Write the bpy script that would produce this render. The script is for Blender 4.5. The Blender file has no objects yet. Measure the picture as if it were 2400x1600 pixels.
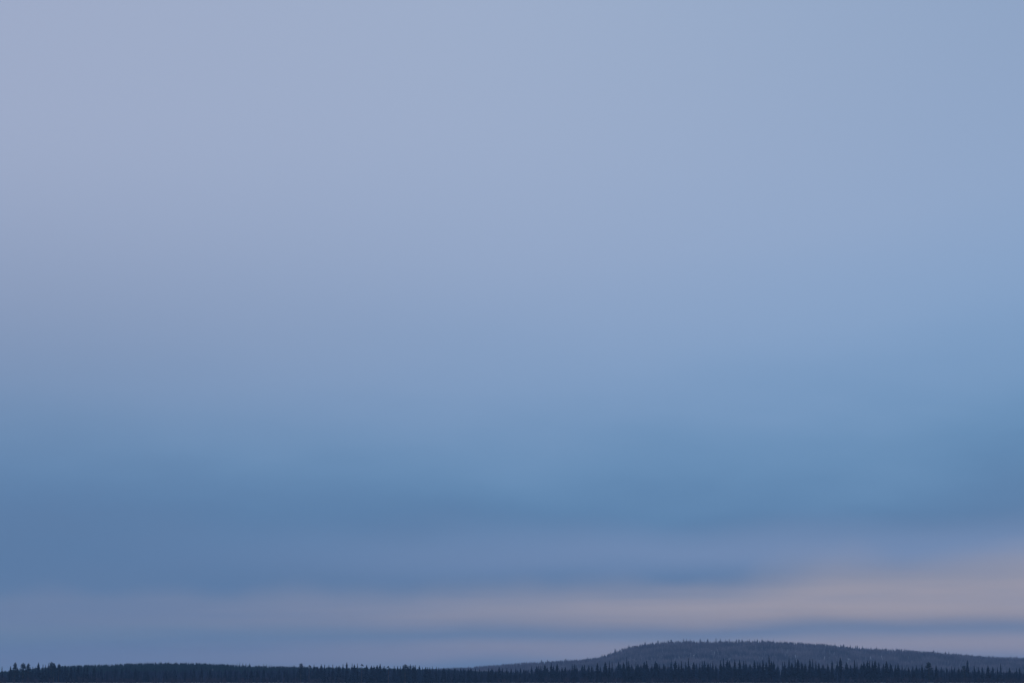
import bpy, math, random
import numpy as np

random.seed(7)
rng = np.random.default_rng(11)
scene = bpy.context.scene
col = scene.collection

# ------------------------------------------------------------------ camera
LENS, EYE, HOR = 70.0, 1.3, 1595.0          # HOR: photo row of the horizon
F = 2400 * LENS / 36.0                       # focal length in photo pixels
TILT = math.atan((HOR - 800) / F)
cam_data = bpy.data.cameras.new('camera')
cam_data.lens, cam_data.sensor_width = LENS, 36.0
cam_data.clip_start, cam_data.clip_end = 0.1, 40000
cam = bpy.data.objects.new('camera', cam_data)
cam.location = (0, 0, EYE)
cam.rotation_euler = (math.pi / 2 + TILT, 0, 0)
col.objects.link(cam)
scene.camera = cam

# ------------------------------------------------------------------ colour, sampling
scene.view_settings.view_transform = 'Standard'
scene.view_settings.look = 'None'
scene.view_settings.exposure = 0.0
scene.view_settings.gamma = 1.0
scene.cycles.use_denoising = True
scene.cycles.max_bounces = 6
scene.cycles.volume_bounces = 1
scene.render.film_transparent = False


def lin(r, g, b):
    def f(c):
        c /= 255.0
        return c / 12.92 if c <= 0.04045 else ((c + 0.055) / 1.055) ** 2.4
    return (f(r), f(g), f(b), 1.0)


# ------------------------------------------------------------------ world: dusk sky under thin stratus
SUN_AZ, SUN_EL = 48.0, 1.5                   # degrees, clockwise from +Y


class S:
    """a node socket with arithmetic"""
    def __init__(s, nt, sock): s.nt, s.k = nt, sock
    def op(s, o, b=None, c=None, clamp=False):
        n = s.nt.nodes.new('ShaderNodeMath'); n.operation = o; n.use_clamp = clamp
        for i, v in enumerate((s, b, c)):
            if v is None: continue
            if isinstance(v, S): s.nt.links.new(v.k, n.inputs[i])
            else: n.inputs[i].default_value = v
        return S(s.nt, n.outputs[0])
    def __add__(s, o): return s.op('ADD', o)
    def __sub__(s, o): return s.op('SUBTRACT', o)
    def __mul__(s, o): return s.op('MULTIPLY', o)
    def __rsub__(s, o): return s.op('MULTIPLY', -1.0).op('ADD', o)
    __radd__, __rmul__ = __add__, __mul__
    def cos(s): return s.op('COSINE')
    def clamp(s): return s.op('ADD', 0.0, clamp=True)
    def smooth(s, a, b):
        n = s.nt.nodes.new('ShaderNodeMapRange'); n.interpolation_type = 'SMOOTHSTEP'
        s.nt.links.new(s.k, n.inputs['Value'])
        for nm, v in (('From Min', a), ('From Max', b)):
            if isinstance(v, S): s.nt.links.new(v.k, n.inputs[nm])
            else: n.inputs[nm].default_value = v
        return S(s.nt, n.outputs['Result'])


def make_world():
    w = bpy.data.worlds.new('World'); scene.world = w; w.use_nodes = True
    nt = w.node_tree; nt.nodes.clear()
    N = nt.nodes.new; L = nt.links.new
    tc = N('ShaderNodeTexCoord')
    sep = N('ShaderNodeSeparateXYZ'); L(tc.outputs['Generated'], sep.inputs[0])
    x, y, z = (S(nt, sep.outputs[i]) for i in range(3))
    DEG = 180 / math.pi
    el = z.op('ARCSINE') * DEG
    azr = x.op('ARCTAN2', y)

    def noise(scale, detail=3.0, rough=0.5, off=(0, 0, 0)):
        m = N('ShaderNodeMapping'); m.inputs['Scale'].default_value = scale; m.inputs['Location'].default_value = off
        L(tc.outputs['Generated'], m.inputs['Vector'])
        n = N('ShaderNodeTexNoise'); n.inputs['Scale'].default_value = 1.0
        n.inputs['Detail'].default_value = detail; n.inputs['Roughness'].default_value = rough
        L(m.outputs[0], n.inputs['Vector'])
        return S(nt, n.outputs['Fac']) - 0.5

    def ramp(fac, stops, interp='B_SPLINE'):
        r = N('ShaderNodeValToRGB'); r.color_ramp.interpolation = interp
        e = r.color_ramp.elements
        while len(e) < len(stops): e.new(0.5)
        for q, (p, c) in zip(e, stops): q.position = p; q.color = lin(*c)
        L(fac.k, r.inputs[0]); return r.outputs[0]

    def mix(fac, a, b):
        m = N('ShaderNodeMix'); m.data_type = 'RGBA'
        if isinstance(fac, S): L(fac.k, m.inputs[0])
        else: m.inputs[0].default_value = fac
        for s_, v in ((m.inputs[6], a), (m.inputs[7], b)):
            if isinstance(v, tuple): s_.default_value = v
            else: L(v, s_)
        return m.outputs[2]

    broad = noise((2.2, 2.2, 5.0), 2.0, 0.5, (3.1, 0.4, 1.7))
    streak = noise((5.0, 5.0, 42.0), 3.0, 0.5, (0.3, 2.2, 5.0))
    # the stratus deck thins away from straight ahead, so its pale part sits higher there
    swell = 0.5 - (azr + 0.035).op('MULTIPLY', 5.0).cos() * 0.5
    mottle = noise((9.0, 9.0, 30.0), 3.0, 0.5, (7.7, 3.2, 0.9)) * (1.0 - el.smooth(6.0, 12.0))
    elx = el * (1.0 - 0.40 * swell) + streak * 0.4 + broad * 2.4 + mottle * 2.3
    deck = ramp(elx * (1 / 40.0), [
        (0.000, (102, 128, 162)), (0.040, (92, 122, 160)), (0.085, (83, 118, 159)), (0.120, (84, 125, 167)),
        (0.150, (97, 139, 180)), (0.190, (115, 150, 190)), (0.235, (130, 160, 198)), (0.300, (145, 167, 201)),
        (0.400, (154, 172, 202)), (0.520, (156, 174, 202)), (1.000, (156, 174, 202))])
    # mauve cast on the side away from the sun
    away = (azr - math.radians(SUN_AZ)).cos()
    mauve = (1.0 - away.smooth(0.40, 0.85)) * el.smooth(3.0, 11.0) * 0.85
    deck = mix(mauve, deck, mix(el.smooth(6.0, 16.0), lin(120, 138, 171), lin(159, 170, 197)))
    toward = away.smooth(0.62, 1.0) * el.smooth(8.0, 20.0) * 0.9
    deck = mix(toward, deck, lin(132, 156, 190))

    # low stratus bands, warmed on the sun's side
    w_sun = away.smooth(0.46, 0.77)
    warp = noise((9.0, 9.0, 30.0), 2.0, 0.5, (1.0, 0.0, 0.0)) * 0.9
    puff = noise((11.0, 11.0, 11.0), 2.0, 0.45, (4.6, 1.3, 0.2))
    e2 = el + warp * 0.8
    lo = 1.33 + w_sun * 0.05
    hi = (2.8 + w_sun * 1.0 + puff * 4.2).op('MAXIMUM', 2.5)
    layers = noise((6.0, 6.0, 95.0), 3.0, 0.55, (2.1, 8.3, 0.4))
    grey = (1.0 - e2.smooth(1.5, 2.6)) * (0.55 + layers * 2.2).clamp() * (1.0 - 0.4 * w_sun)
    deck = mix(grey, deck, lin(110, 133, 161))
    band = e2.smooth(lo - 0.25, lo + 0.45) * (1.0 - e2.smooth(lo + 0.5, hi))
    veil = e2.smooth(2.6, 3.6) * (1.0 - e2.smooth(3.6, (4.9 + puff * 1.5).op('MAXIMUM', 4.2))) * w_sun
    deck = mix(veil * 0.8, deck, lin(114, 139, 178))
    bcol = mix(w_sun, lin(119, 132, 162), lin(163, 157, 166))
    bcol = mix(w_sun * (1.0 - e2.smooth(lo - 0.1, lo + 0.75)) * 0.7, bcol, lin(126, 128, 146))
    skyc = mix((band * (0.50 + 0.48 * w_sun) * (0.95 + layers * 0.9)).clamp(), deck, bcol)
    lo2 = 0.50 + w_sun * 0.35
    band2 = e2.smooth(lo2 - 0.5, lo2) * (1.0 - e2.smooth(lo2 + 0.05, lo2 + 0.6))
    bcol2 = mix(w_sun, lin(116, 133, 165), lin(155, 152, 165))
    skyc = mix(band2 * (0.72 + 0.26 * w_sun), skyc, bcol2)

    clear = N('ShaderNodeTexSky'); clear.sky_type = 'NISHITA'; clear.sun_disc = False
    clear.sun_elevation = math.radians(SUN_EL); clear.sun_rotation = math.radians(SUN_AZ)
    b1 = N('ShaderNodeBackground'); L(clear.outputs[0], b1.inputs[0]); b1.inputs[1].default_value = 0.10
    b2 = N('ShaderNodeBackground'); L(skyc, b2.inputs[0]); b2.inputs[1].default_value = 1.09
    ms = N('ShaderNodeMixShader'); ms.inputs[0].default_value = 0.93      # cloud cover
    L(b1.outputs[0], ms.inputs[1]); L(b2.outputs[0], ms.inputs[2])
    out = N('ShaderNodeOutputWorld'); L(ms.outputs[0], out.inputs['Surface'])


make_world()

sun_data = bpy.data.lights.new('sun', 'SUN')
sun_data.energy, sun_data.angle, sun_data.color = 0.05, math.radians(15), (1.0, 0.86, 0.76)
sun = bpy.data.objects.new('sun', sun_data)
a, e = math.radians(SUN_AZ), math.radians(max(SUN_EL, 4))
sun.rotation_euler = (math.pi / 2 - e, 0, math.pi - a)
sun.location = (300, 300, 60)
col.objects.link(sun)


# ------------------------------------------------------------------ helpers
def at(px, py, Y):
    """point at ground distance Y ahead whose direction is that of a photo pixel"""
    u, v = (px - 1200) / F, (800 - py) / F
    d = math.cos(TILT) - v * math.sin(TILT)
    return u * Y / d, EYE + Y * (math.sin(TILT) + v * math.cos(TILT)) / d


KX = math.cos(TILT) + ((HOR - 800) / F) * math.sin(TILT)


def px_of(X, Y):                             # photo column of a point near the horizon
    return 1200 + X / Y * F * KX


def sstep(a, b, x):
    t = np.clip((x - a) / (b - a), 0, 1)
    return t * t * (3 - 2 * t)


def vnoise(x, y, seed=0):
    """smooth value noise, roughly -1..1"""
    xi, yi = np.floor(x), np.floor(y)
    fx, fy = x - xi, y - yi
    fx, fy = fx * fx * (3 - 2 * fx), fy * fy * (3 - 2 * fy)
    def h(i, j):
        s = np.sin(i * 127.1 + j * 311.7 + seed * 74.7) * 43758.5453
        return (s - np.floor(s)) * 2 - 1
    return (h(xi, yi) * (1 - fx) + h(xi + 1, yi) * fx) * (1 - fy) + (h(xi, yi + 1) * (1 - fx) + h(xi + 1, yi + 1) * fx) * fy


def mesh_np(name, verts, tris, mat):
    me = bpy.data.meshes.new(name)
    verts = np.asarray(verts, np.float32); tris = np.asarray(tris, np.int32)
    me.vertices.add(len(verts)); me.vertices.foreach_set('co', verts.ravel())
    k = tris.shape[1]
    me.loops.add(tris.size); me.loops.foreach_set('vertex_index', tris.ravel())
    me.polygons.add(len(tris))
    me.polygons.foreach_set('loop_start', np.arange(0, tris.size, k, dtype=np.int32))
    me.update(calc_edges=True)
    me.materials.append(mat)
    return me


def link(name, data, parent=None):
    o = bpy.data.objects.new(name, data); col.objects.link(o); o.parent = parent
    return o


# ------------------------------------------------------------------ materials
def mat_mix(name, c1, c2, scale=(1, 1, 1), detail=4.0, rough=0.9, coord='Object', lohi=(0.35, 0.65), per_object=0.0, bump=0.0):
    m = bpy.data.materials.new(name); m.use_nodes = True
    nt = m.node_tree; b = nt.nodes['Principled BSDF']
    b.inputs['Roughness'].default_value = rough
    b.inputs['Specular IOR Level'].default_value = 0.15
    tc = nt.nodes.new('ShaderNodeTexCoord'); mp = nt.nodes.new('ShaderNodeMapping')
    mp.inputs['Scale'].default_value = scale
    nt.links.new(tc.outputs[coord], mp.inputs[0])
    n = nt.nodes.new('ShaderNodeTexNoise'); n.inputs['Scale'].default_value = 1.0; n.inputs['Detail'].default_value = detail
    nt.links.new(mp.outputs[0], n.inputs['Vector'])
    r = nt.nodes.new('ShaderNodeValToRGB')
    r.color_ramp.elements[0].position, r.color_ramp.elements[1].position = lohi
    r.color_ramp.elements[0].color = (*c1, 1); r.color_ramp.elements[1].color = (*c2, 1)
    if per_object:
        oi = nt.nodes.new('ShaderNodeObjectInfo')
        f = (S(nt, n.outputs['Fac']) + (S(nt, oi.outputs['Random']) - 0.5) * per_object).clamp()
        nt.links.new(f.k, r.inputs[0])
    else:
        nt.links.new(n.outputs['Fac'], r.inputs[0])
    nt.links.new(r.outputs[0], b.inputs['Base Color'])
    if bump:
        bp = nt.nodes.new('ShaderNodeBump'); bp.inputs['Strength'].default_value = bump
        nt.links.new(n.outputs['Fac'], bp.inputs['Height']); nt.links.new(bp.outputs[0], b.inputs['Normal'])
    return m


M_SNOW = mat_mix('snow', (0.62, 0.64, 0.66), (0.80, 0.81, 0.82), (0.02, 0.06, 0.05), 6, 0.6, bump=0.2)
M_FLOOR = mat_mix('snowy_forest_floor', (0.09, 0.085, 0.085), (0.34, 0.34, 0.36), (0.12, 0.12, 0.12), 5, 0.8, lohi=(0.4, 0.75))
M_SPRUCE = mat_mix('spruce_needles', (0.003, 0.009, 0.016), (0.012, 0.030, 0.058), (0.9, 0.9, 0.6), 3, 0.9, per_object=0.35)
M_PINE = mat_mix('pine_needles', (0.006, 0.015, 0.018), (0.020, 0.038, 0.044), (0.9, 0.9, 0.9), 3, 0.9, per_object=0.3)
M_FILL = mat_mix('dense_spruce_needles', (0.002, 0.008, 0.018), (0.030, 0.048, 0.092), (0.35, 0.35, 0.05), 4, 0.9)
M_YOUNG = mat_mix('young_spruce_needles', (0.003, 0.020, 0.024), (0.010, 0.034, 0.040), (0.12, 0.12, 0.12), 3, 0.9)
M_FROST = mat_mix('frosted_spruce_needles', (0.042, 0.036, 0.046), (0.185, 0.155, 0.17), (0.018, 0.018, 0.03), 9, 0.9)
M_FROSTI = mat_mix('frosted_crest_needles', (0.07, 0.068, 0.075), (0.17, 0.16, 0.17), (0.6, 0.6, 0.6), 3, 0.9, per_object=0.4)
M_LADEN = mat_mix('snow_laden_needles', (0.45, 0.45, 0.47), (0.8, 0.8, 0.82), (1, 1, 1), 3, 0.7)
M_BARK = mat_mix('spruce_bark', (0.045, 0.036, 0.030), (0.10, 0.08, 0.065), (6, 6, 1.2), 4, 0.95, bump=0.5)
M_PBARK = mat_mix('pine_bark', (0.08, 0.045, 0.030), (0.17, 0.095, 0.055), (5, 5, 1.0), 4, 0.95, bump=0.5)
M_TWIG = mat_mix('bare_twigs', (0.025, 0.022, 0.034), (0.075, 0.060, 0.080), (0.15, 0.15, 0.4), 4, 0.9)

# ------------------------------------------------------------------ terrain
LEFT_CREST = [(-700, 1588), (-200, 1588), (0, 1581), (60, 1574), (120, 1566), (200, 1559), (300, 1555.3), (360, 1552.6), (400, 1551.4), (490, 1552.8),
              (545, 1555.2), (620, 1558.8), (700, 1560.4), (800, 1562.5), (950, 1565), (1100, 1570), (1300, 1580), (1700, 1588)]
RIGHT_CREST = [(500, 1588), (850, 1576), (1000, 1566), (1038, 1563.5), (1106, 1560), (1140, 1556.5), (1200, 1552), (1251, 1548.5), (1302, 1545.8),
               (1353, 1542), (1395, 1537.5), (1421, 1530), (1446, 1518), (1472, 1511.5), (1506, 1505.8), (1540, 1501.4), (1574, 1499.6),
               (1640, 1500.5), (1651, 1503.5), (1662, 1500), (1702, 1499.6), (1800, 1500.5), (1838, 1502.6), (1872, 1505), (1906, 1506.5), (1940, 1511),
               (1966, 1515), (2025, 1518), (2068, 1519), (2102, 1521.5), (2136, 1524), (2170, 1527.6), (2221, 1531), (2255, 1534.4),
               (2306, 1537), (2400, 1538.5), (2600, 1548), (3000, 1572), (3600, 1588)]
Y_LEFT, Y_RIGHT = 1700.0, 4000.0


def crest_table(tab, Y, tree):
    xs, zs = [], []
    for px, py in tab:
        X, Z = at(px, py, Y); xs.append(X); zs.append(max(Z - tree, 1.0))
    return np.array(xs), np.array(zs)


LX, LZ = crest_table(LEFT_CREST, Y_LEFT, 3.9)
RX, RZ = crest_table(RIGHT_CREST, Y_RIGHT, 10.0)


def shore(X):
    return 1058 + 96 * np.exp(-((X + 50) / 62) ** 2) + 6 * vnoise(X / 40, X * 0, 3) * np.exp(-(X / 900) ** 2)


def ground(X, Y):
    X, Y = np.asarray(X, float), np.asarray(Y, float)
    d = Y - shore(X)
    z = -0.5 + 0.75 * sstep(-8, 12, d) + 0.2 * sstep(10, 160, d) + 0.12 * vnoise(X / 25, Y / 25, 1) * sstep(0, 40, d)
    hl = np.interp(X, LX, LZ) - 1.0
    hr = np.interp(X, RX, RZ) - 1.0
    z = np.maximum(z, z + hl * sstep(1400, 1655, Y) * (1 - sstep(1720, 2500, Y)))
    # the right hill's spurs: its slope is not one even ramp
    sp = 1 + 0.12 * vnoise(X / 160, Y / 260, 5) * (1 - sstep(3500, 3750, Y))
    z = z + hr * sstep(3050, 3940, Y) * (1 - sstep(4015, 5600, Y)) * sp
    return z


def build_terrain():
    xs = np.concatenate([-np.geomspace(8300, 1650, 14), np.arange(-1600, 1601, 14.0), np.geomspace(1650, 8300, 14)])
    ys = np.concatenate([np.arange(1000, 1280, 6.0), np.arange(1280, 1800, 14.0), np.arange(1800, 3000, 50.0), np.arange(3000, 4300, 25.0), np.geomspace(4300, 8300, 24)])
    X, Y = np.meshgrid(xs, ys)
    Z = ground(X, Y)
    v = np.stack([X.ravel(), Y.ravel(), Z.ravel()], 1)
    nx = len(xs); i = np.arange(len(ys) - 1)[:, None] * nx + np.arange(nx - 1)[None, :]
    i = i.ravel()
    q = np.stack([i, i + 1, i + nx + 1, i + nx], 1)
    me = mesh_np('ground', v, q, M_FLOOR)
    me.polygons.foreach_set('use_smooth', [True] * len(q))
    o = link('ground', me); o['kind'] = 'structure'
    o['label'] = 'snowy forest floor rising into the two low hills'; o['category'] = 'ground'


def build_lake():
    s = 8300
    n = 40
    g = np.linspace(-s, s, n)
    X, Y = np.meshgrid(g, g)
    v = np.stack([X.ravel(), Y.ravel(), X.ravel() * 0], 1)
    i = (np.arange(n - 1)[:, None] * n + np.arange(n - 1)[None, :]).ravel()
    q = np.stack([i, i + 1, i + n + 1, i + n], 1)
    o = link('frozen_lake', mesh_np('frozen_lake', v, q, M_SNOW)); o['kind'] = 'structure'
    o['label'] = 'flat snow covered lake in front of the trees'; o['category'] = 'lake'


build_terrain()
build_lake()


# ------------------------------------------------------------------ tree meshes
def tube(V, T, p0, p1, r0, r1, n=6):
    """tapered tube between two points"""
    p0, p1 = np.array(p0, float), np.array(p1, float)
    d = p1 - p0; d /= np.linalg.norm(d)
    a = np.cross(d, (1, 0, 0) if abs(d[0]) < 0.8 else (0, 1, 0)); a /= np.linalg.norm(a); b = np.cross(d, a)
    k = len(V)
    for p, r in ((p0, r0), (p1, r1)):
        for j in range(n):
            t = 2 * math.pi * j / n
            V.append(p + (a * math.cos(t) + b * math.sin(t)) * r)
    for j in range(n):
        l = (j + 1) % n
        T.append((k + j, k + l, k + n + l)); T.append((k + j, k + n + l, k + n + j))


def trunk_mesh(name, H, r, mat, R, bare=0):
    V, T = [], []
    pts = [(0, 0, -0.4)]
    for q in (0.25, 0.5, 0.75, 0.985):
        pts.append((R.uniform(-.05, .05), R.uniform(-.05, .05), H * q))
    rad = [r * 1.25, r * 0.85, r * 0.6, r * 0.35, r * 0.06]
    for i in range(4):
        tube(V, T, pts[i], pts[i + 1], rad[i], rad[i + 1], 7)
    for _ in range(bare):                    # dead snags on the bare bole
        t = R.uniform(0, 6.28); z = R.uniform(0.1, 0.5) * H; l = R.uniform(.4, 1.0)
        tube(V, T, (0, 0, z), (math.cos(t) * l, math.sin(t) * l, z + R.uniform(-.25, .2)), 0.03, 0.008, 3)
    return mesh_np(name, V, T, mat)


def spruce_crown(name, R, mat, H=10.0, width=1.3, spire=0.25, ragged=0.35, low=0.06):
    """whorls of drooping boughs; each bough a bent blade with hanging side sprays"""
    V, T = [], []
    z = H * low
    while z < H * 0.985:
        t = z / H
        if t < 1 - spire: prof = 0.30 + 0.70 * (1 - t / (1 - spire)) ** 0.75
        else: prof = 0.30 * ((1 - t) / spire) ** 0.8
        prof *= min(1, 0.45 + (t - low) * 5)
        nb = R.randint(5, 8) if t < 0.85 else 4
        ring = 1 + R.uniform(-ragged, ragged) * 0.6
        a0 = R.uniform(0, 6.28)
        for j in range(nb):
            a = a0 + 6.28 * j / nb + R.uniform(-.3, .3)
            L = max(0.07, width * prof * ring * R.uniform(1 - ragged, 1 + ragged * 0.6))
            dx, dy = math.cos(a), math.sin(a); sx, sy = -dy, dx
            w = 0.12 + L * 0.26
            droop = L * R.uniform(0.18, 0.55)
            zz = z + R.uniform(-.1, .1)
            k = len(V)
            V += [(0, 0, zz + 0.16), (dx * L * .55 + sx * w, dy * L * .55 + sy * w, zz - droop * .35 - .10),
                  (dx * L * .55 - sx * w, dy * L * .55 - sy * w, zz - droop * .35 - .10),
                  (dx * L * .6, dy * L * .6, zz - droop * .25 + .05), (dx * L, dy * L, zz - droop * .8 + R.uniform(-.05, .12)),
                  (dx * L * .45, dy * L * .45, zz - droop - .38 * R.uniform(.6, 1.2))]
            T += [(k, k + 1, k + 3), (k, k + 3, k + 2), (k + 1, k + 4, k + 3), (k + 3, k + 4, k + 2), (k, k + 5, k + 1), (k, k + 2, k + 5), (k + 5, k + 4, k + 1), (k + 5, k + 2, k + 4)]
        z += H * R.uniform(0.024, 0.040)
    k = len(V)                               # leader shoot
    V += [(.05, 0, H * .94), (-.03, .05, H * .94), (-.03, -.05, H * .94), (0, 0, H * 1.0)]
    T += [(k, k + 1, k + 3), (k + 1, k + 2, k + 3), (k + 2, k, k + 3)]
    return mesh_np(name, V, T, mat)


def pine_crown(name, R, mat, H=10.0, shape='tall', dens=1.0):
    """limbs carrying tufts of needle sprays"""
    V, T = [], []
    tufts = []
    n = int(80 * dens)
    for i in range(n):
        t = R.uniform(0.2, 0.98)
        if shape == 'tall': w = 1.5 * min(1, (1.02 - t) / .62) ** .62
        else: w = 1.8 * min(1, (1.03 - t) / .45) ** .5
        a = R.uniform(0, 6.28); r = w * R.uniform(.25, 1.0)
        c = np.array((math.cos(a) * r, math.sin(a) * r, t * H - 0.45))
        tufts.append((c, R.uniform(.42, .75)))
        tube(V, T, (0, 0, t * H - 0.35 - r * .3), c, 0.05, 0.015, 3)
    tufts.append((np.array((0, 0, H * .965)), .36))
    for c, s in tufts:
        for _ in range(26):
            d = np.array([R.gauss(0, 1) for _ in range(3)]); d /= np.linalg.norm(d); d[2] *= .62
            p = c + d * s * R.uniform(.35, 1.0)
            e1 = np.array([R.gauss(0, 1) for _ in range(3)]); e1 *= R.uniform(.16, .30) / np.linalg.norm(e1)
            e2 = np.array([R.gauss(0, 1) for _ in range(3)]); e2 *= R.uniform(.14, .24) / np.linalg.norm(e2)
            k = len(V); V += [p - e1, p + e1, p + e2 + e1 * .2]; T.append((k, k + 1, k + 2))
    return mesh_np(name, V, T, mat)


RT = random.Random(5)
SPRUCE = []
for i, (wd, sp, rg) in enumerate([(1.9, .16, .35), (1.65, .2, .40), (2.1, .12, .30), (1.5, .28, .45), (1.8, .18, .5), (2.0, .14, .42), (1.6, .22, .3), (2.2, .16, .45)]):
    SPRUCE.append((spruce_crown('spruce_crown', RT, M_SPRUCE, 10, wd, sp, rg), trunk_mesh('spruce_trunk', 10, .14, M_BARK, RT)))
SPIRE = []
for i, (wd, sp, rg) in enumerate([(1.7, .36, .45), (1.45, .30, .4), (1.9, .40, .5)]):
    SPIRE.append((spruce_crown('spruce_crown', RT, M_SPRUCE, 10, wd, sp, rg), trunk_mesh('spruce_trunk', 10, .13, M_BARK, RT)))
COLUMN = [(spruce_crown('spruce_crown', RT, M_SPRUCE, 10, 1.35, .10, .35, .04), trunk_mesh('spruce_trunk', 10, .15, M_BARK, RT))]
PINES = {
    'p': [(pine_crown('pine_crown', RT, M_PINE, 10, 'tall', 1.2), trunk_mesh('pine_trunk', 10, .16, M_PBARK, RT, 5)) for _ in range(3)],
    'r': [(pine_crown('pine_crown', RT, M_PINE, 10, 'round', 1.1), trunk_mesh('pine_trunk', 10, .17, M_PBARK, RT, 6)) for _ in range(3)],
    'o': [(pine_crown('pine_crown', RT, M_PINE, 10, 'round', .16), trunk_mesh('pine_trunk', 10, .14, M_PBARK, RT, 6))],
}
FROSTED = []
for i, (wd, sp, rg) in enumerate([(2.3, .16, .4), (1.9, .2, .45), (2.6, .12, .4), (1.8, .26, .5)]):
    FROSTED.append((spruce_crown('spruce_crown', RT, M_FROSTI, 10, wd, sp, rg), trunk_mesh('spruce_trunk', 10, .15, M_BARK, RT)))
LADEN = [(spruce_crown('spruce_crown', RT, M_LADEN, 10, 1.9, .15, .3), trunk_mesh('spruce_trunk', 10, .15, M_BARK, RT))]


# ------------------------------------------------------------------ forests (masses of trees, each one mesh)
def low_tree(tiers, pts, R):
    """unit spruce: ragged skirts one above another, height 1, radius about 1"""
    V, T = [], []
    for i in range(tiers):
        z0 = 0.04 + 0.90 * i / tiers
        z1 = min(1.0, z0 + 1.75 / tiers) if i < tiers - 1 else 1.0
        r = (1 - z0) ** 0.85
        k = len(V); V.append((R.uniform(-.05, .05), R.uniform(-.05, .05), z1))
        a0 = R.uniform(0, 6.28)
        for j in range(pts * 2):
            a = a0 + math.pi * j / pts + R.uniform(-.15, .15)
            q = r * (R.uniform(.75, 1.15) if j % 2 == 0 else R.uniform(.38, .6))
            V.append((math.cos(a) * q, math.sin(a) * q, z0 + (R.uniform(-.05, .02) if j % 2 == 0 else R.uniform(0, .05))))
        for j in range(pts * 2):
            T.append((k, k + 1 + j, k + 1 + (j + 1) % (pts * 2)))
    return np.array(V), np.array(T)


def forest(name, X, Y, H, W, mat, tiers, pts, label, seed, nvar=6):
    R = random.Random(seed); g = np.random.default_rng(seed)
    protos = [low_tree(tiers, pts, R) for _ in range(nvar)]
    Z = ground(X, Y)
    pick = g.integers(0, nvar, len(X)); yaw = g.uniform(0, 6.28, len(X)); lean = g.normal(0, .025, (len(X), 2))
    VV, TT, base = [], [], 0
    for p in range(nvar):
        s = np.where(pick == p)[0]; v, t = protos[p]
        c, sn = np.cos(yaw[s])[:, None], np.sin(yaw[s])[:, None]
        x = (v[None, :, 0] * c - v[None, :, 1] * sn) * W[s][:, None] + lean[s, 0:1] * v[None, :, 2] * H[s][:, None] + X[s][:, None]
        y = (v[None, :, 0] * sn + v[None, :, 1] * c) * W[s][:, None] + lean[s, 1:2] * v[None, :, 2] * H[s][:, None] + Y[s][:, None]
        z = v[None, :, 2] * H[s][:, None] + Z[s][:, None] - 0.1
        VV.append(np.stack([x, y, z], 2).reshape(-1, 3))
        TT.append((t[None] + (np.arange(len(s)) * len(v))[:, None, None] + base).reshape(-1, 3))
        base += len(s) * len(v)
    o = link(name, mesh_np(name, np.concatenate(VV), np.concatenate(TT), mat))
    o['kind'] = 'stuff'; o['label'] = label; o['category'] = 'forest'


CANOPY = [(-600, 1574), (0, 1576), (60, 1574), (150, 1568), (300, 1567), (500, 1566.5), (700, 1564), (900, 1563.5), (1100, 1566), (1250, 1564), (1400, 1561),
          (1600, 1558.5), (1900, 1557.5), (2050, 1559), (2200, 1564), (2400, 1570), (3000, 1572)]


def canopy_h(X, Y):
    px = px_of(X, Y)
    py = np.interp(px, *zip(*CANOPY))
    return EYE + (HOR - py) * Y / F / KX * 0.986 - ground(X, Y)


def scatter(n, x0, x1, y0, y1):
    return rng.uniform(x0, x1, n), rng.uniform(y0, y1, n)


X, Y = scatter(9500, -560, 560, 1168, 1275)
H = canopy_h(X, Y) * rng.uniform(0.66, 0.97, len(X)) * (1 + 0.10 * vnoise(X / 7, Y / 40, 8))
forest('shore_forest', X, Y, H, H * rng.uniform(.10, .17, len(X)), M_FILL, 6, 6, 'dense dark forest packed behind the front row of shoreline trees', 21)

X, Y = scatter(21000, -560, 60, 1440, 1730)
H = 4.6 * np.where((Y > 1640) & (rng.uniform(0, 1, len(X)) < 0.8), rng.uniform(0.5, 0.72, len(X)), 0.66 + 0.45 * rng.uniform(0, 1, len(X))) * (1 + 0.05 * vnoise(X / 20, Y / 20, 4))
forest('young_forest', X, Y, H, H * rng.uniform(.17, .26, len(X)), M_YOUNG, 3, 5, 'even dark teal forest covering the low left hill', 22)

X, Y = scatter(44000, -420, 1300, 3270, 4040)
keep = (vnoise(X / 35, Y / 50, 9) > -0.78) & (Y < 4040)
X, Y = X[keep], Y[keep]
H = 9.3 * np.where((Y > 3880) & (rng.uniform(0, 1, len(X)) < 0.83), rng.uniform(0.38, 0.62, len(X)), 0.62 + 0.5 * rng.uniform(0, 1, len(X))) * (1 + 0.12 * vnoise(X / 18, Y / 18, 6))
forest('frosted_forest', X, Y, H, H * rng.uniform(.12, .19, len(X)), M_FROST, 3, 5, 'pale frosted forest covering the rounded hill at right', 23)


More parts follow.
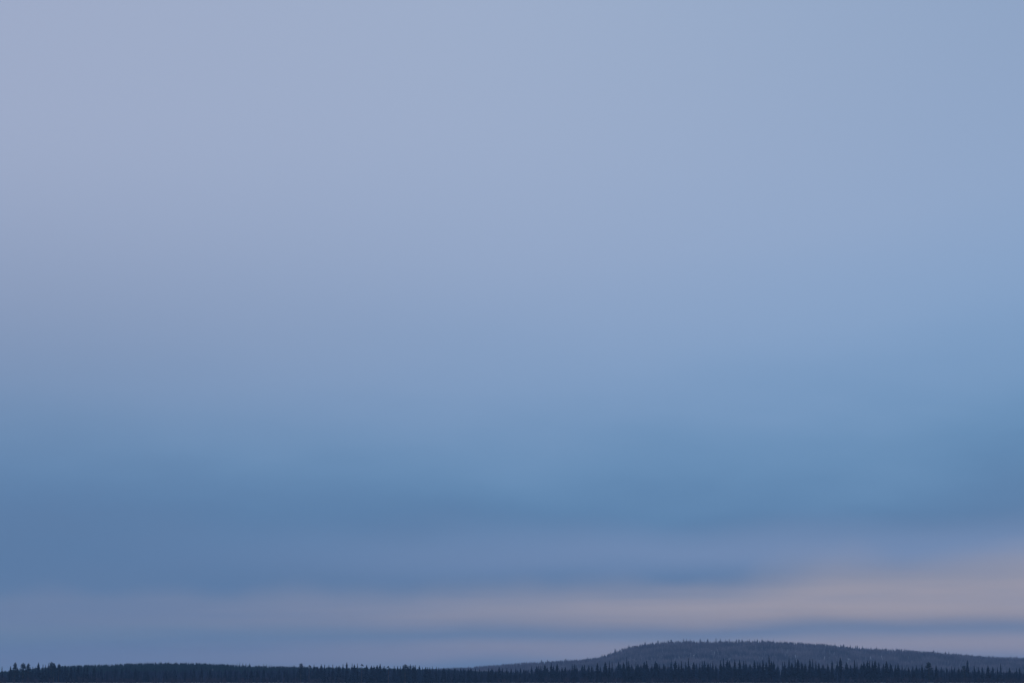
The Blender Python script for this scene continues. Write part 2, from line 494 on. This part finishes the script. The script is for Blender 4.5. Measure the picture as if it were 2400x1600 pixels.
def build_brush():
    V, T = [], []
    R = random.Random(31)
    for i in range(1100):
        x = R.uniform(-420, 420)
        s = float(shore(np.array(x)))
        y = s + 1 + abs(R.gauss(0, 22))
        if y > 1164: y = R.uniform(s + 3, 1168)
        if -95 < x < -8 and y < 1160: continue
        z = float(ground(x, y)); h = R.uniform(1.6, 4.2)
        for j in range(R.randint(8, 13)):
            a = R.uniform(0, 6.28); o = R.uniform(0, .5); l = h * R.uniform(.6, 1.0); sp = R.uniform(.1, .32)
            p0 = (x + math.cos(a) * o * .4, y + math.sin(a) * o * .4, z - .1)
            p1 = (x + math.cos(a) * (o * .4 + l * sp), y + math.sin(a) * (o * .4 + l * sp), z + l)
            tube(V, T, p0, p1, .045, .012, 3)
            for q in (.45, .65, .8):
                b = a + R.uniform(-1.6, 1.6); m = [p0[k] + (p1[k] - p0[k]) * q for k in range(3)]
                tube(V, T, m, (m[0] + math.cos(b) * l * .16, m[1] + math.sin(b) * l * .16, m[2] + l * .2), .02, .006, 3)
    o = link('shore_brush', mesh_np('shore_brush', V, T, M_TWIG))
    o['kind'] = 'stuff'; o['label'] = 'bare purplish brush at the foot of the shoreline trees'; o['category'] = 'brush'


build_brush()

# ------------------------------------------------------------------ single trees
ORD = ['first', 'second', 'third', 'fourth', 'fifth', 'sixth', 'seventh', 'eighth', 'ninth', 'tenth', 'eleventh', 'twelfth',
       'thirteenth', 'fourteenth', 'fifteenth', 'sixteenth', 'seventeenth', 'eighteenth', 'nineteenth', 'twentieth']


def plant(name, px, py, Y, kit, wide, cat, group, yaw):
    X, Ztop = at(px, py, Y)
    zg = float(ground(X, Y))
    h = max(Ztop - zg, 2.0)
    root = bpy.data.objects.new(name, None); col.objects.link(root)
    root.empty_display_size = 0.5
    root.location = (X, Y, zg); root.rotation_euler = (0, 0, yaw)
    w = wide * (0.45 + 0.55 * h / 10)
    root.scale = (w, w, h / 10)
    link('trunk', kit[1], root); link('crown', kit[0], root)
    root['category'] = cat; root['group'] = group
    return root


# column, tip row, kind (default slim spruce; s spire, c columnar, b bushy, p tall pine, r round pine, o open pine)
FRONT = [(5, 1560, 's'), (25, 1559, 'b'), (36, 1550.5, 'p'), (41, 1562), (55, 1552, 'r'), (67, 1553, 'p'), (77, 1560), (84, 1559.5), (90.5, 1550.5), (101, 1554),
 (107, 1556, 's'), (114, 1551, 's'), (121, 1549.7, 'r'), (127, 1552.5, 'p'), (138.6, 1554, 'p'), (146, 1558), (153, 1557), (158, 1559), (167, 1558), (175, 1559.5), (183, 1557),
 (190.5, 1558), (198, 1559), (205, 1559), (221, 1560.5), (238, 1565), (252, 1566), (265, 1564), (271, 1561.5), (286, 1563), (297, 1560, 'b'), (303, 1562), (318, 1563), (340, 1567),
 (347, 1567), (364, 1568), (389, 1567), (410, 1565), (434, 1567), (455, 1561.5), (473, 1562), (493, 1566), (513, 1566), (528, 1567), (541, 1564.5), (553, 1564), (574, 1565), (590, 1566), (603, 1564),
 (618, 1565), (637, 1565), (655, 1564), (668, 1565), (689, 1563), (705.6, 1552.7, 'r'), (715, 1562), (725, 1557, 'o'), (736, 1555, 's'), (745, 1561), (753, 1555), (761, 1555, 'b'), (771, 1556, 's'), (780, 1554.4), (789, 1558),
 (795, 1557.5, 'b'), (804, 1554), (813, 1549.7, 'c'), (825.5, 1553, 's'), (830.6, 1555), (838, 1553, 's'), (848, 1554.5, 'o'), (859.5, 1556, 'b'), (870.6, 1558, 'b'), (876.5, 1558), (884, 1557, 'b'),
 (891, 1554), (898, 1558.7, 's'), (901.5, 1558), (910.5, 1559, 'o'), (924, 1558), (932, 1559, 'b'), (938.6, 1559), (944.6, 1556.5, 'b'), (949.7, 1555, 'r'), (956.5, 1558), (961.6, 1555), (966, 1557), (970, 1557),
 (974, 1556), (983, 1558), (990, 1561, 's'), (998, 1561, 'b'), (1002.5, 1561), (1007.5, 1561), (1013.4, 1559.5, 's'), (1023, 1560), (1028.5, 1561, 's'), (1040, 1563), (1052, 1563), (1066, 1563), (1080, 1562), (1087, 1563), (1098, 1564.6),
 (1103.6, 1564), (1114.6, 1564), (1124, 1564.6), (1145, 1563), (1153, 1564), (1170, 1560), (1178, 1563), (1188, 1563), (1198, 1563), (1209, 1563), (1220, 1562.5), (1246, 1558), (1258, 1559), (1262, 1557.4),
 (1266, 1558), (1270, 1558), (1277, 1555), (1282.5, 1561.6), (1292, 1550.6), (1297, 1558, 'b'), (1306, 1553), (1317, 1561), (1325, 1560), (1341, 1554, 's'), (1346, 1553), (1350, 1555.7), (1365, 1557), (1370, 1555), (1380, 1557), (1387, 1558.6),
 (1400, 1551), (1407, 1559), (1418.5, 1549), (1428, 1547, 's'), (1434.7, 1549, 's'), (1450, 1548, 'b'), (1454.5, 1553), (1461.6, 1549.7), (1469, 1538.7, 's'), (1473.5, 1545.5), (1480.6, 1554), (1490.5, 1548), (1495, 1553),
 (1502, 1555), (1510, 1548), (1515.5, 1545.5, 'b'), (1528, 1553), (1536, 1547), (1539.5, 1551), (1545, 1553), (1556, 1554), (1565.6, 1554), (1573, 1543, 's'), (1582.6, 1546), (1591, 1552), (1597, 1546, 'b'),
 (1607, 1548), (1613.6, 1540, 's'), (1625.5, 1549.7), (1632, 1552), (1639, 1552), (1645.6, 1545.5), (1651, 1545.5, 'b'), (1659.5, 1552), (1664.6, 1549.7), (1670.6, 1546, 's'), (1678, 1554), (1689, 1544.6), (1695.6, 1540),
 (1704.6, 1544.6, 'b'), (1709.7, 1545.5, 'b'), (1722, 1543), (1733.5, 1543), (1743, 1546), (1748, 1545.5), (1758, 1554), (1768, 1544.6), (1776, 1549), (1781, 1550.6), (1788, 1542), (1795.6, 1549.7), (1802.4, 1532.7, 's'),
 (1808, 1547), (1813.4, 1547), (1823, 1555), (1834, 1548), (1839, 1548), (1849, 1536, 's'), (1856, 1550.6), (1863.6, 1543, 's'), (1870, 1542), (1879, 1549, 'b'), (1887, 1553), (1898, 1541), (1904.4, 1541, 's'), (1912, 1545.5, 's'),
 (1919, 1550.6), (1929, 1553), (1940, 1553), (1950, 1546), (1962, 1546), (1969.4, 1539.5), (1983.5, 1549, 'b'), (1993, 1555), (2002.5, 1543, 's'), (2008.5, 1548), (2018.7, 1553), (2024.7, 1548), (2033, 1546), (2037.8, 1545.5),
 (2044.6, 1546), (2051, 1544), (2059.5, 1549), (2070.6, 1553), (2077.4, 1547), (2087.6, 1553), (2098.6, 1555), (2104.6, 1552), (2114, 1554), (2122.4, 1561), (2129, 1560), (2139.5, 1558, 'b'), (2147.6, 1555.7), (2160.7, 1554),
 (2176, 1549.7, 'r'), (2194, 1557, 'b'), (2206.6, 1560), (2219, 1561.6), (2230.4, 1558, 's'), (2237, 1561.6), (2247.4, 1561.6), (2259.4, 1558, 'r'), (2267, 1544, 'c'), (2283, 1556.5, 's'), (2293.4, 1561.6),
 (2302, 1560), (2315.5, 1557.4), (2326.5, 1560), (2337.6, 1561.6), (2345, 1553, 's'), (2365.6, 1561.6), (2382, 1563), (2389.5, 1563)]
# landmark column: (full label, short name used by its neighbours)
FMARK = {
 36: ('tall pine with tufted rounded top, tallest dark pine by the left edge', 'tall tufted pine by the left edge'),
 55: ('wide round-topped pine, just right of the tall tufted pine by the left edge', ''),
 67: ('pine with peaked rounded top, second right of the tall tufted pine by the left edge', ''),
 90.5: ('pointed spruce midway between the left-edge pines and the broad clustered pine', ''),
 121: ('broad flat-topped pine, highest in the second clump from the left edge', 'broad pine of the second left clump'),
 127: ('pine touching the right side of the broad pine of the second left clump', ''),
 138.6: ('round-topped pine standing last before the low left hill begins', 'last round pine before the left hill'),
 297: ('broad dark spruce in front of the left end of the low left hill', 'broad spruce before the left hill'),
 455: ('dark spruce below and just right of the low left hill crest', 'dark spruce below the left hill crest'),
 705.6: ('lone round-headed pine rising above the right end of the left hill', 'lone round pine left of centre'),
 725: ('thin open-crowned pine just right of the lone round pine left of centre', ''),
 813: ('thin tall column-like spruce, highest on the skyline left of the centre', 'thin column spruce left of centre'),
 848: ('sparse see-through pine, short and open, right of the thin column spruce', ''),
 910.5: ('small see-through pine left of the broad rounded pine near the centre', ''),
 949.7: ('broad rounded pine in the shoreline trees just left of the picture centre', 'broad rounded pine near the centre'),
 1013.4: ('thin spruce at the skyline low point where the right hill begins', 'thin spruce where the hill begins'),
 1170: ('pointed spruce in front of the right hill\'s lowest gentle slope', 'pointed spruce before the lowest slope'),
 1292: ('sharp spruce standing above its neighbours before the hill\'s gentle left slope', 'sharp spruce before the gentle slope'),
 1400: ('pointed spruce standing where the hill behind begins to climb steeply', 'pointed spruce at the steep foot'),
 1469: ('tall needle-topped spruce in front of the hill\'s steep left flank', 'needle-topped spruce before the steep flank'),
 1515.5: ('dense bushy spruce with broad cone, right of the needle-topped spruce', 'bushy spruce before the steep flank'),
 1573: ('tall thin spruce below the left end of the hill\'s level top', 'tall spruce below the hilltop\'s left end'),
 1613.6: ('needle-thin spruce left of the notch in the hill\'s crest', 'needle-thin spruce below the crest notch'),
 1695.6: ('sharp tall spruce right of the notch in the hill\'s crest', 'sharp spruce right of the notch'),
 1802.4: ('tallest spruce of the whole shoreline, its needle top high against the hill', 'tallest spruce of the shoreline'),
 1849: ('very thin spired spruce, first high spire right of the shoreline\'s tallest spruce', 'very thin spire right of the tallest'),
 1898: ('left one of two equal spired spruces below the hill\'s right shoulder', 'left twin spire below the shoulder'),
 1969.4: ('tall sharp spruce standing alone above neighbours before the hill\'s right shoulder', 'tall spruce before the right shoulder'),
 2051: ('tallest spruce of the tight row below the hill\'s right slope', 'tallest spruce of the tight row'),
 2176: ('dark round-headed pine, widest crown of the right-hand shoreline', 'round-headed pine at right'),
 2259.4: ('low round pine pressed against the left side of the tall columnar spruce', ''),
 2267: ('tall columnar spruce towering over its neighbours near the right edge', 'tall columnar spruce near the right edge'),
 2345: ('thin spired spruce, the last tall one before the right edge', 'last thin spire before the right edge'),
}
RF = random.Random(77)


def neighbour_label(i, items, marks, head):
    anchors = [(abs(i - j), j) for j, it in enumerate(items) if it[0] in marks and marks[it[0]][1]]
    n, j = min(anchors)
    side = 'right' if i > j else 'left'
    return '%s, %s tree to the %s of the %s' % (head, ORD[min(n, 20) - 1], side, marks[items[j][0]][1])


for i, it in enumerate(FRONT):
    px, py = it[0], it[1]; k = it[2] if len(it) > 2 else ''
    pine = k in ('p', 'r', 'o')
    Yd = 1150 + RF.uniform(6, 24) + (4 if py > 1560 else 0)
    if pine: kit = RF.choice(PINES[k]); wide = {'p': 1.15, 'r': 1.2, 'o': 1.1}[k]
    elif k == 's': kit = RF.choice(SPIRE); wide = RF.uniform(.95, 1.1)
    elif k == 'c': kit = COLUMN[0]; wide = 1.0
    else: kit = RF.choice(SPRUCE); wide = RF.uniform(.85, 1.1) * (1.3 if k == 'b' else 1.0)
    o = plant('pine_tree' if pine else 'spruce_tree', px, py, Yd, kit, wide, 'pine' if pine else 'spruce',
              'pines in the shoreline trees' if pine else 'spruces in the shoreline trees', RF.uniform(0, 6.28))
    if px in FMARK: o['label'] = FMARK[px][0]
    else:
        head = 'dark pine' if pine else {'s': 'thin spruce', 'b': 'bushy spruce', 'c': 'narrow spruce'}.get(k, 'dark spruce')
        o['label'] = neighbour_label(i, FRONT, FMARK, head)

CREST_R = [(1269, 1544.2), (1283, 1543.6), (1326, 1541), (1377, 1537.4), (1411, 1530.5), (1441.5, 1518), (1474, 1508.6), (1512, 1502.4), (1542, 1498.6), (1565.6, 1497.6), (1573, 1496.6),
 (1602, 1494.8), (1609, 1494.2), (1617.5, 1494.2), (1641, 1494.6), (1658.7, 1495.2), (1678, 1493), (1688.4, 1494.6), (1700, 1495.6), (1709, 1495.2), (1726, 1496), (1732, 1495.6), (1739.5, 1496), (1756.5, 1495.6),
 (1769, 1496), (1775, 1496), (1786, 1496.2), (1812.6, 1496.4), (1838, 1500.2), (1857, 1501.6), (1920.6, 1506.5), (1927.4, 1506.6), (1932.5, 1506.8), (1937.6, 1506.8), (1957, 1505), (1970, 1508.2), (1976.7, 1507.6), (1985, 1512.6),
 (1993, 1509.6), (1998, 1514.6), (2005.4, 1510.2), (2009.4, 1510.2), (2021, 1511.6), (2041.7, 1514.6), (2054.4, 1513.6), (2068, 1516), (2076.5, 1516.4), (2087.6, 1519), (2100, 1516), (2107, 1520), (2120.4, 1517.2), (2133.5, 1521),
 (2141, 1521), (2149.7, 1524), (2167.5, 1524), (2188, 1521.6), (2197, 1524), (2209, 1528), (2216, 1525), (2223.6, 1524.6), (2234.7, 1528), (2241.5, 1528), (2251, 1530.2), (2279, 1531.6), (2369, 1533.6), (2383, 1533.6)]
RMARK = {
 1326: ('small spruce peak on the skyline of the right hill\'s gentle left slope', 'gentle slope\'s skyline spruce'),
 1474: ('small frosted spruce breaking the skyline at the top of the hill\'s steep flank', 'spruce topping the steep flank'),
 1641: ('frosted spruce on the left rim of the notch in the hill\'s crest', 'spruce left of the crest notch'),
 1658.7: ('frosted spruce on the right rim of the notch in the hill\'s crest', 'spruce right of the crest notch'),
 1678: ('frosted spruce spike standing highest on the hill\'s level top', ''),
 1812.6: ('frosted spruce at the right end of the hill\'s level top', 'spruce ending the level top'),
 1957: ('tallest lone spike on the hill\'s skyline where its right slope begins', 'lone spike starting the right slope'),
 2054.4: ('spruce spike on the hill\'s right slope above the tight shoreline row', 'right slope\'s upper spike'),
 2120.4: ('frosted spruce standing well clear of the hill\'s right slope skyline', 'clear spike on the right slope'),
 2188: ('tall thin spruce on the skyline above the round-headed shoreline pine', 'spike above the round-headed pine'),
 2279: ('lone bump-like spruce on the hill skyline right of the columnar shoreline spruce', 'lone spruce near right edge'),
}
for i, (px, py) in enumerate(CREST_R):
    o = plant('spruce_tree', px, py, Y_RIGHT + RF.uniform(-22, 14), RF.choice(FROSTED), RF.uniform(.9, 1.3), 'spruce', 'spruces on the right hill\'s crest', RF.uniform(0, 6.28))
    o['label'] = RMARK[px][0] if px in RMARK else neighbour_label(i, CREST_R, RMARK, 'frosted spruce')

CREST_L = [(414, 1549.8), (548, 1553.4), (556, 1552), (562, 1550), (569, 1551.6), (576.5, 1551.6), (585, 1552.4), (618, 1553.8), (625, 1553.8), (631, 1555.8), (636, 1555.8), (657, 1556.8), (679, 1556.6), (689, 1556.6)]
LMARK = {
 414: ('tiny spruce tip on the highest part of the low left hill', ''),
 562: ('tallest thin spike of the row on the left hill\'s right slope', 'left hill\'s tallest spike'),
 618: ('left spike of a pair on the skyline lower down the left hill', 'left hill\'s lower left spike'),
}
for i, (px, py) in enumerate(CREST_L):
    o = plant('spruce_tree', px, py, Y_LEFT + RF.uniform(-14, 6), RF.choice(SPIRE + SPRUCE[:2]), RF.uniform(.75, .95), 'spruce', 'spruces on the left hill\'s crest', RF.uniform(0, 6.28))
    o['label'] = LMARK[px][0] if px in LMARK else neighbour_label(i, CREST_L, LMARK, 'skyline spruce')

for (px, py, yd, lab) in [(1864, 1532.4, 3700, 'leftmost pale snow-laden spruce on the hillside above the very thin spire'),
                          (1932.5, 1536.2, 3665, 'brightest pale snow-laden spruce on the hillside below the right shoulder'),
                          (2040, 1536, 3660, 'pale snow-laden spruce on the hillside above the tight shoreline row'),
                          (2066, 1534.4, 3680, 'rightmost pale snow-laden spruce on the hill\'s right slope')]:
    X_, Z_ = at(px, py, yd)
    # stand it where the slope carries it: search the distance at which a nine-metre tree reaches that row
    best = min(range(3400, 3990, 5), key=lambda q: abs(at(px, py, q)[1] - 10.5 - float(ground(at(px, py, q)[0], q))))
    o = plant('spruce_tree', px, py, best, LADEN[0], 1.0, 'spruce', 'snow-laden spruces on the right hillside', RF.uniform(0, 6.28))
    o['label'] = lab


# ------------------------------------------------------------------ haze
def build_haze():
    x0, x1, y0, y1, z0, z1 = -8400, 8400, -8400, 8400, -1.6, 125
    v = [(x, y, z) for z in (z0, z1) for (x, y) in ((x0, y0), (x1, y0), (x1, y1), (x0, y1))]
    f = [(3, 2, 1, 0), (4, 5, 6, 7), (0, 1, 5, 4), (1, 2, 6, 5), (2, 3, 7, 6), (3, 0, 4, 7)]
    m = bpy.data.materials.new('haze'); m.use_nodes = True
    nt = m.node_tree; nt.nodes.clear()
    pv = nt.nodes.new('ShaderNodeVolumePrincipled')
    pv.inputs['Color'].default_value = (0.40, 0.66, 1.0, 1)
    pv.inputs['Density'].default_value = 8.5e-5
    pv.inputs['Anisotropy'].default_value = 0.2
    out = nt.nodes.new('ShaderNodeOutputMaterial'); nt.links.new(pv.outputs[0], out.inputs['Volume'])
    me = bpy.data.meshes.new('haze'); me.from_pydata(v, [], f); me.update(); me.materials.append(m)
    o = link('haze', me); o['kind'] = 'stuff'; o['label'] = 'thin blue evening haze over lake and forest'; o['category'] = 'haze'


build_haze()
